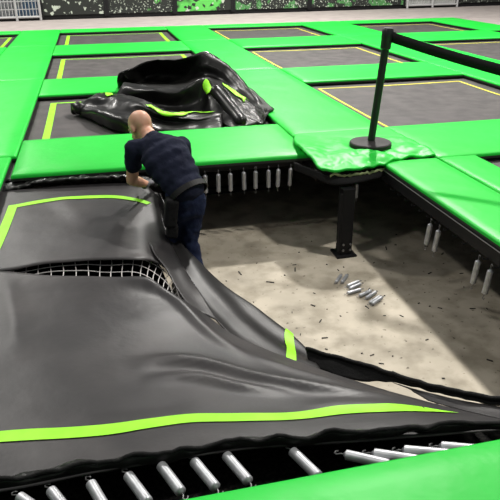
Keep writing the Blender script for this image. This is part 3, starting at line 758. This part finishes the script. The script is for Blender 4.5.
across = (SR - SL).normalized(); spine = (SH - BEL).normalized()
TB = basis(across, spine)
def torso(bm, k=1.):
    for f, rx, ry in ((-.08, .126, .10), (0, .132, .104), (.2, .148, .106), (.42, .162, .112), (.62, .175, .115), (.8, .172, .105), (.95, .13, .085)):
        c = BEL.lerp(SH, f)
        ball(bm, c, 1, TB, (rx * k, ry * k, .085 * k))
    limb(bm, [SL, SH, SR], [.062 * k, .075 * k, .062 * k])
EL = at(132, 180, .79); WL = at(146, 184, .675); HLp = at(153, 181, .655)
ER = SR + Vector((.05, .20, -.16)); WR = at(166, 172, .70); HRp = at(160, 175, .665)
bm = bmesh.new(); torso(bm, .86)
limb(bm, [SL, EL, WL], [.052, .043, .030]); limb(bm, [SR, ER, WR], [.052, .043, .030])
limb(bm, [EL.lerp(WL, .1), EL.lerp(WL, .45), WL], [.043, .041, .028])
up = Vector((-.30, .52, .80)).normalized(); fc = Vector((-.45, .70, -.55)); fc = (fc - up * fc.dot(up)).normalized(); sd = fc.cross(up)
HB_ = Matrix((sd, fc, up)).transposed()
def hp_(x, y, z): return HD + sd * x + fc * y + up * z
limb(bm, [SH, hp_(0, -.03, -.07)], [.066, .058])
ball(bm, hp_(0, -.012, .018), 1, HB_, (.078, .098, .088)); ball(bm, hp_(0, .03, -.05), 1, HB_, (.060, .066, .070))
ball(bm, hp_(0, .062, -.088), 1, HB_, (.030, .026, .024)); ball(bm, hp_(0, .098, -.025), 1, HB_, (.014, .022, .024)); ball(bm, hp_(0, .085, .018), 1, HB_, (.055, .016, .016))
for s_ in (-1, 1):
    ball(bm, hp_(.080 * s_, -.008, -.018), 1, HB_, (.010, .022, .033)); ball(bm, hp_(.03 * s_, .078, -.042), 1, HB_, (.022, .014, .02))
    limb(bm, [BEL + Vector((0, .01, -.10)) + across * .05 * s_, (at(177, 236, .43) if s_ < 0 else at(190, 238, .43))], [.06, .045])
KL, KR = at(176, 238, .43), at(189, 240, .43)
FL, FR = Vector((KL.x + .02, KL.y - .12, .09)), Vector((KR.x + .05, KR.y - .16, .09))
limb(bm, [KL, FL], [.05, .035]); limb(bm, [KR, FR], [.05, .035])
body = skinobj('body', bm, M['skin'], man, .009, 4)
for s_ in (-1, 1):
    part('eye', lambda b: ball(b, hp_(.031 * s_, .083, .000), .0125), mat('eye_white', (.7, .68, .64), .3), body, True)
part('mouth', lambda b: ball(b, hp_(0, .090, -.064), 1, HB_, (.024, .006, .005)), mat('lips', (.42, .16, .13), .5), body, True)
bm = bmesh.new(); torso(bm, 1.0)
limb(bm, [SL, SL.lerp(EL, .50)], [.070, .066]); limb(bm, [SR, SR.lerp(ER, .55)], [.070, .066])
limb(bm, [SH, SH.lerp(HD, .25)], [.082, .068])
skinobj('shirt', bm, M['shirt'], man, .012, 5, .022, .07)
bm = bmesh.new()
for f, rx, ry in ((-.08, .138, .112), (-.26, .142, .118), (-.42, .134, .11)): ball(bm, BEL + Vector((.0, .01, .42 * f)), 1, basis(across, spine.lerp(Vector((0, 0, 1)), .5)), (rx, ry, .08))
for s_, K, Fo in ((-1, KL, FL), (1, KR, FR)):
    hpj = BEL + Vector((0, .01, -.14)) + across * .055 * s_
    limb(bm, [hpj, K], [.088, .066]); limb(bm, [K, Fo], [.066, .055])
skinobj('jeans', bm, M['jeans'], man, .012, 5, .025, .06)
# belt follows the waist ellipse
def ell(b, f, rx, ry, w, th):
    c = BEL.lerp(SH, f); n = 48; rg = []
    for k in range(n):
        a = 2 * math.pi * k / n; o = TB.col[0] * math.cos(a) * rx + TB.col[1] * math.sin(a) * ry; oo = o.normalized()
        rg.append([b.verts.new(c + o + oo * e + TB.col[2] * h) for e, h in ((0, -w), (th, -w), (th, w), (0, w))])
    for k in range(n):
        a, d = rg[k], rg[(k + 1) % n]
        for i in range(4): b.faces.new((a[i], a[(i + 1) % 4], d[(i + 1) % 4], d[i]))
    bmesh.ops.recalc_face_normals(b, faces=b.faces)
part('belt', lambda b: ell(b, -.13, .130, .107, .019, .010), M['belt'], man, False)
# tool pouch on the left thigh
q = at(171, 212, .68)
def pouch(b):
    box(b, q, (.085, .10, .20), Matrix.Rotation(.15, 3, 'Y')); box(b, q + Vector((0, 0, -.13)), (.075, .09, .10), Matrix.Rotation(.1, 3, 'Y'))
po = part('thigh_pocket', pouch, M['black_cloth'], man)
mdf = po.modifiers.new('b', 'BEVEL'); mdf.width = .02; mdf.segments = 3
# gloved hands with five fingers each
def hand(name, Wp, Hp, side):
    d = (Hp - Wp).normalized(); x = Vector((0, 0, 1)).cross(d).normalized(); nrm_ = d.cross(x)
    bm = bmesh.new(); pc = Wp + d * .05
    ball(bm, pc, 1, Matrix((x, d, nrm_)).transposed(), (.040, .050, .019))
    limb(bm, [Wp - d * .03, Wp], [.034, .030])
    for k, L in enumerate((.066, .076, .072, .058)):
        b0 = pc + d * .036 + x * (.030 - .0195 * k)
        limb(bm, [b0, b0 + d * L * .45 + nrm_ * .004, b0 + d * L * .8 - Vector((0, 0, .014)), b0 + d * L * .92 - Vector((0, 0, .034))], [.0098, .0092, .0085, .0075])
    t0 = pc - d * .02 + x * .034 * side
    limb(bm, [t0, t0 + x * .028 * side + d * .022, t0 + x * .034 * side + d * .052 - Vector((0, 0, .01))], [.012, .011, .009])
    return skinobj(name, bm, M['glove'], man, .0045, 3)
hand('glove', WL, HLp, 1); hand('glove', WR, HRp, -1)
for Fo in (FL, FR):
    bm = bmesh.new(); fd = Vector((-.25, .97, 0))
    limb(bm, [Fo + Vector((0, 0, -.035)) - fd * .03, Fo + Vector((0, 0, -.045)) + fd * .06, Fo + Vector((0, 0, -.055)) + fd * .16], [.052, .045, .036])
    limb(bm, [Fo, Fo + Vector((0, 0, -.03))], [.055, .055])
    skinobj('shoe', bm, M['shoe'], man, .009, 4)

# ------------------------------------------------------------------ light
w = bpy.data.worlds.new('hall_air'); SC.world = w; w.use_nodes = True
w.node_tree.nodes['Background'].inputs['Color'].default_value = (.95, .97, 1, 1)
w.node_tree.nodes['Background'].inputs['Strength'].default_value = .15
def lamp(x, y, z, pw, size=.7):
    l = bpy.data.lights.new('hall_lamp', 'AREA'); l.shape = 'DISK'; l.size = size; l.energy = pw; l.color = (1, .97, .92)
    o = bpy.data.objects.new('hall_lamp', l); COL.objects.link(o); o.location = (x, y, z); return o
lamp(4.6, 9.9, 7.5, 1180, .5); lamp(4.4, 2.3, 7.5, 350, .5)
lamp(-3.5, 9.9, 7.5, 330); lamp(-3.5, 2.3, 7.5, 110)
lamp(4.6, 17, 7.5, 620); lamp(-3.5, 17, 7.5, 500); lamp(12, 9.9, 7.5, 600)
vs = SC.view_settings; vs.view_transform = 'Standard'; vs.look = 'None'; vs.gamma = 1; vs.exposure = .15
